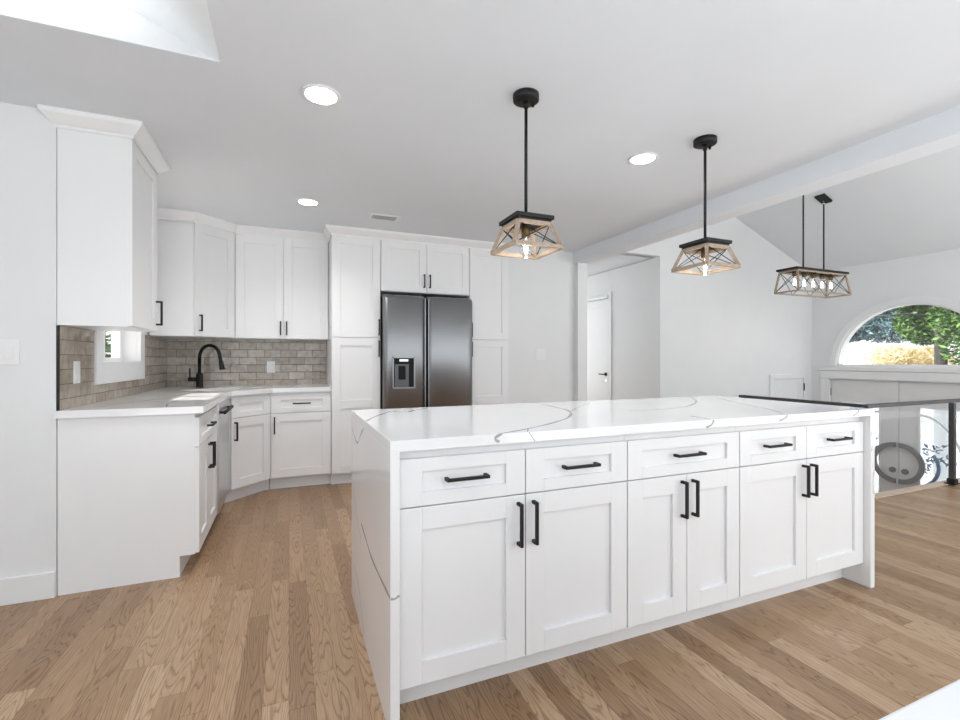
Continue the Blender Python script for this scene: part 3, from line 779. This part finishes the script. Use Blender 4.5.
# ------------------------------------------------------------------ ceiling things
def downlight(x, y, label):
    r = thing('recessed_light', (x, y, CZ), label, 'ceiling light', 'round recessed ceiling lights')
    m = MB(); m.lathe([(.088, -.0005), (.088, -.006), (.074, -.008), (.070, -.0035)]); m.build('trim_ring', M['trim'], r)
    m = MB(); m.lathe([(.069, -.0055), (.069, -.0035)]); m.build('lens', M['can'], r)
    l = bpy.data.lights.new('downlight_beam', 'SPOT'); l.energy = 30; l.spot_size = 2.5; l.spot_blend = 1; l.shadow_soft_size = .07; l.color = (1, .98, .96)
    o = bpy.data.objects.new('downlight_beam', l); COL.objects.link(o); o.location = (x, y, CZ - .03)
k = .984
downlight(.139 * k, 2.291 * k, 'round recessed ceiling light nearest the camera on the left')
downlight(.138 * k, 3.878 * k, 'round recessed ceiling light in front of the corner wall cabinets')
downlight(2.02 * k, 2.254 * k, 'round recessed ceiling light between the two island pendants')
vt = thing('ceiling_vent', (.752, 3.97, CZ), 'small white rectangular air vent in the ceiling before the pantry', 'vent')
MB().box(-.125, .125, -.07, .07, -.008, -.0005, bev=.003).build('frame', M['trim'], vt)
MB().box(-.1, .1, -.048, .048, -.0095, -.0075).build('backing', M['grate'], vt)
sl = MB()
for i in range(6): sl.box(-.1, .1, -.044 + i * .0155, -.038 + i * .0155, -.013, -.0095)
sl.build('louvre', M['grate'], vt)

# pendants
def frustum_frame(m, t0, b0, zt, zb, w):
    """four slanted posts, top and bottom rings: t0/b0 half sizes (x, y)"""
    T = [(sx * t0[0], sy * t0[1], zt) for sx, sy in ((-1, -1), (1, -1), (1, 1), (-1, 1))]
    B = [(sx * b0[0], sy * b0[1], zb) for sx, sy in ((-1, -1), (1, -1), (1, 1), (-1, 1))]
    for i in range(4):
        m.bar(T[i], B[i], w, w, up=(T[i][0], T[i][1], 0)); m.bar(T[i], T[(i + 1) % 4], w, w); m.bar(B[i], B[(i + 1) % 4], w, w)
    return T, B
def bulb_mesh(s=1):
    return MB().lathe([(.012 * s, 0), (.016 * s, -.015 * s), (.03 * s, -.045 * s), (.033 * s, -.065 * s), (.026 * s, -.09 * s), (.012 * s, -.102 * s), (.001, -.104 * s)], n=18)
def fil_mesh(s=1):
    m = MB()
    for a in range(4):
        x, y = .011 * s * math.cos(a * PI / 2), .011 * s * math.sin(a * PI / 2)
        m.tube([(x * .4, y * .4, -.028 * s), (x, y, -.075 * s)], .0028 * s, 6)
    return m
def pendant(x, y, label):
    r = thing('pendant_light', (x, y, 0), label, 'pendant light', 'pendant lights over the island')
    m = MB(); m.lathe([(.06, CZ - .0005), (.06, CZ - .028), (.052, CZ - .032), (.001, CZ - .032)]); cn = m.build('canopy', M['black'], r)
    for sx in (-1, 1): MB().lathe([(.007, CZ - .030), (.007, CZ - .046), (.004, CZ - .05)], cx=sx * .036, n=12).build('screw_cap', M['black'], cn)
    m = MB(); m.tube([(0, 0, CZ - .032), (0, 0, 1.816)], .0075, 12); m.tube([(0, 0, CZ - .06), (0, 0, CZ - .032)], .012, 12); m.build('rod', M['black'], r)
    m = MB(); m.prism([(-.094, -.094), (.094, -.094), (.094, .094), (-.094, .094)], 1.799, 1.816); m.box(-.084, .084, -.084, .084, 1.788, 1.799); m.build('top_plate', M['black'], r)
    zt, zb = 1.779, 1.672; t0, b0 = (.080, .080), (.118, .118)
    m = MB(); T, B = frustum_frame(m, t0, b0, zt, zb, .017); m.build('wood_frame', M['wood_grey'], r)
    for i in range(4):
        j = (i + 1) % 4
        m = MB(); m.tube([T[i], B[j]], .0024, 6); m.tube([T[j], B[i]], .0024, 6); m.build('cross_wire', M['black'], r)
    m = MB(); m.lathe([(.016, 1.788), (.021, 1.778), (.021, 1.735), (.014, 1.731)], n=18); so = m.build('socket', M['bronze'], r)
    bl = bulb_mesh(.95).build('bulb', M['bulb'], r, (0, 0, 1.732)); fil_mesh(.8).build('filament', M['bulb_glow'], bl)
    l = bpy.data.lights.new('pendant_glow', 'POINT'); l.energy = .7; l.color = (1, .9, .78); l.shadow_soft_size = .03
    o = bpy.data.objects.new('pendant_glow', l); COL.objects.link(o); o.location = (x, y, 1.63)
    return r
pendant(1.012, 1.893, 'square wood framed pendant hanging left, above the middle of the island')
pendant(2.135, 1.895, 'square wood framed pendant hanging right, near the beam')

# chandelier over the entry
chx, chy = 6.28, 3.89
ch = thing('chandelier', (chx, chy, 0), 'long rectangular five bulb chandelier hanging on two rods above the entry', 'chandelier')
def vz(x): return 2.632 + .4012 * (EX - x) if x > 5.98 else 3.502
for rx in (-.195, .215):
    zc = vz(chx + rx)
    m = MB(); m.box(-.09, .09, -.06, .06, -.028, .0, bev=.004)
    cn = m.build('canopy', M['black'], ch, (rx, 0, zc - .004)); cn.rotation_euler = (0, math.atan(.4012), 0)
    m = MB(); m.tube([(rx, 0, zc - .09), (rx, 0, 2.318)], .009, 10); m.build('rod', M['black'], ch)
    m = MB(); m.tube([(rx, 0, zc - .03), (rx, 0, zc - .055)], .007, 8); m.tube([(rx, 0, zc - .055), (rx, 0, zc - .09)], .015, 10); m.build('swivel', M['chrome'], ch)
m = MB(); m.box(-.515, .515, -.135, .135, 2.291, 2.318, bev=.003); m.build('top_plate', M['black'], ch)
zt, zb = 2.281, 2.02; t0, b0 = (.48, .112), (.515, .15)
m = MB(); T, B = frustum_frame(m, t0, b0, zt, zb, .019); m.build('wood_frame', M['wood_grey'], ch)
def lerp(a, b2, t): return tuple(a[i] + (b2[i] - a[i]) * t for i in range(3))
for i in range(4):
    j = (i + 1) % 4; n = 3 if i % 2 == 0 else 1
    m = MB()
    for q in range(n):
        ta, tb2 = lerp(T[i], T[j], q / n), lerp(T[i], T[j], (q + 1) / n); ba, bb2 = lerp(B[i], B[j], q / n), lerp(B[i], B[j], (q + 1) / n)
        m.tube([ta, bb2], .004, 6); m.tube([tb2, ba], .004, 6)
    m.build('cross_wire', M['rail'], ch)
for q in range(5):
    x = -.36 + q * .18
    m = MB(); m.lathe([(.02, 2.291), (.026, 2.286), (.026, 2.23), (.018, 2.225)], cx=x, n=14); m.build('socket', M['bronze'], ch)
    bl = bulb_mesh(1.15).build('bulb', M['bulb'], ch, (x, 0, 2.226)); fil_mesh(1.5).build('filament', M['bulb_glow'], bl)
l = bpy.data.lights.new('chandelier_glow', 'AREA'); l.shape = 'RECTANGLE'; l.size = .8; l.size_y = .2; l.energy = 3; l.color = (1, .93, .85)
o = bpy.data.objects.new('chandelier_glow', l); COL.objects.link(o); o.location = (chx, chy, 1.99)

# ------------------------------------------------------------------ switches and outlets
def plate(loc, rz, w, h, label, cat, gangs=1, outlet=False):
    r = thing(cat.replace(' ', '_'), loc, label, cat, None, rz)
    MB().box(-w / 2, w / 2, -.007, -.0003, -h / 2, h / 2, bev=.002).build('cover_plate', M['plate'], r)
    for i in range(gangs):
        x = (i - (gangs - 1) / 2) * .046
        MB().box(x - .017, x + .017, -.0105, -.007, -.034, .034, bev=.0015).build('receptacle' if outlet else 'rocker', M['plate'], r)
plate((-1.255, 2.9, 1.203), 0, .118, .12, 'white double light switch on the wall at the left edge of the photo', 'light switch', 2)
plate((-1.048, 3.095, 1.10), PI / 2, .075, .118, 'white outlet on the tiled left wall beside the window', 'outlet', 1, True)
plate((-.167, 5.088, 1.095), 0, .075, .118, 'white outlet on the back wall tile right of the faucet', 'outlet', 1, True)
plate((2.565, 4.46, 1.225), 0, .118, .12, 'white double light switch on the plain wall right of the tall pantry', 'light switch', 2)

# ------------------------------------------------------------------ railing round the stairwell
rl = thing('railing', (4.44, 2.33, 0), 'dark metal handrail with glass panels around the stairwell', 'railing')
RZ = .795
tr = MB(); tr.box(-.025, 3.70, -.027, .027, RZ - .03, RZ, bev=.004); tr.box(-.027, .027, .027, 1.16, RZ - .03, RZ, bev=.004)
tr.build('top_rail', M['rail'], rl)
def post(x, y):
    m = MB(); m.box(x - .02, x + .02, y - .02, y + .02, .012, RZ - .03, bev=.002); p = m.build('post', M['rail'], rl)
    m = MB(); m.box(x - .055, x + .055, y - .04, y + .04, .0122, .022, bev=.004); m.box(x - .03, x + .03, y - .03, y + .03, .022, .06, bev=.003); m.build('base_flange', M['black'], p)
    for z in (.20, .64): MB().box(x - .012, x + .012, y - .027, y - .02, z - .012, z + .012).build('glass_clip', M['chrome'], p)
for x, y in ((0, 0), (1.27, -.03), (2.42, 0), (3.67, 0), (0, 1.13)): post(x, y)
for x0, x1 in ((.03, 1.23), (1.31, 2.39), (2.45, 3.64)): MB().box(x0, x1, -.004, .004, .06, RZ - .07).build('glass_panel', M['railglass'], rl)
MB().box(-.004, .004, .03, 1.10, .06, RZ - .07).build('glass_panel', M['railglass'], rl)

# ------------------------------------------------------------------ outside
struct(MB().box(-30, 45, -30, 45, -1.6, -1.5).build('ground', M['ground']))
def tree(name, loc, trunk_r, hgt, blobs, n, lm, size, label, cat):
    r = thing(name, loc, label, cat)
    m = MB(); m.tube([(0, 0, 0), (.03, .02, hgt * .5), (-.02, .05, hgt)], [trunk_r, trunk_r * .8, trunk_r * .3], 10)
    for k in range(7):
        a = k * 2.4; z = hgt * (.5 + .08 * k); m.tube([(0, 0, z), (math.cos(a) * .6, math.sin(a) * .6, z + .1), (math.cos(a) * 1.3, math.sin(a) * 1.3, z + .05)], [trunk_r * .35, trunk_r * .2, .01], 6)
    m.build('trunk', M['trunk'], r)
    fo = bmesh.new()
    for _ in range(n):
        bx, by, bz, rx, ry, rz_ = random.choice(blobs)
        while True:
            p = Vector((random.uniform(-1, 1), random.uniform(-1, 1), random.uniform(-1, 1)))
            if .25 < p.length < 1: break
        p = Vector((bx + p.x * rx, by + p.y * ry, bz + p.z * rz_))
        a = Vector((random.gauss(0, 1), random.gauss(0, 1), random.gauss(0, .6))).normalized(); b3 = a.cross(Vector((random.gauss(0, 1), random.gauss(0, 1), random.gauss(0, 1)))).normalized()
        s1 = size * random.uniform(.6, 1.3)
        fo.faces.new([fo.verts.new(p + a * s1 * u + b3 * s1 * v2) for u, v2 in ((-1, 0), (0, -.32), (1, 0), (0, .32))])
    me = bpy.data.meshes.new('foliage'); fo.to_mesh(me); fo.free(); me.materials.append(lm)
    o = bpy.data.objects.new('foliage', me); COL.objects.link(o); o.parent = r; o['kind'] = 'stuff'
tree('tree', (13.2, 5.50, -1.5), .13, 6.2, [(0, .2, 4.7, 1.4, 1.15, .8), (-.3, -.75, 3.7, 1.0, .75, 1.3), (0, -.3, 4.9, 1.2, 1.6, .9), (.6, .5, 3.7, .6, .6, .7)], 15000, M['leaf_green'], .075, 'bright green tree with dark trunk seen through the right of the arched window', 'tree')
tree('tree', (16.0, 9.9, -1.5), .06, 5.0, [(0, -1.5, 4.4, 1.0, 1.7, .9), (0, -2.2, 3.75, 1.0, 1.3, .6), (0, -.9, 3.6, .9, .8, .4)], 15000, M['leaf_blue'], .075, 'blue green tree with drooping leaves seen through the left of the arched window', 'tree')
tree('shrub', (19, 9.15, -1.5), .05, 2.2, [(0, 0, 2.4, .8, 1.0, .8), (0, -.9, 2.3, .8, .9, .8)], 7000, M['leaf_yellow'], .07, 'yellow autumn shrub beyond the arched window', 'shrub')
hs = thing('house', (22, 13.5, -1.5), 'white sided neighbour house seen low in the arched window', 'house')
MB().box(0, 5, -2.1, 3.5, 0, 3.6).build('wall', M['siding'], hs)
MB().prism([(-2.4, 3.6), (3.8, 3.6), (.7, 5.0)], -.2, 5.2, axis='x').build('roof', M['grate'], hs)
tree('shrub', (-3.0, 8.0, -1.5), .08, 3.0, [(0, 0, 2.8, 1.0, 1.0, 1.2), (.4, 1.2, 2.6, 1.0, 1.0, 1.0)], 1500, M['leaf_green'], .12, 'green shrub outside the small window over the counter', 'shrub')
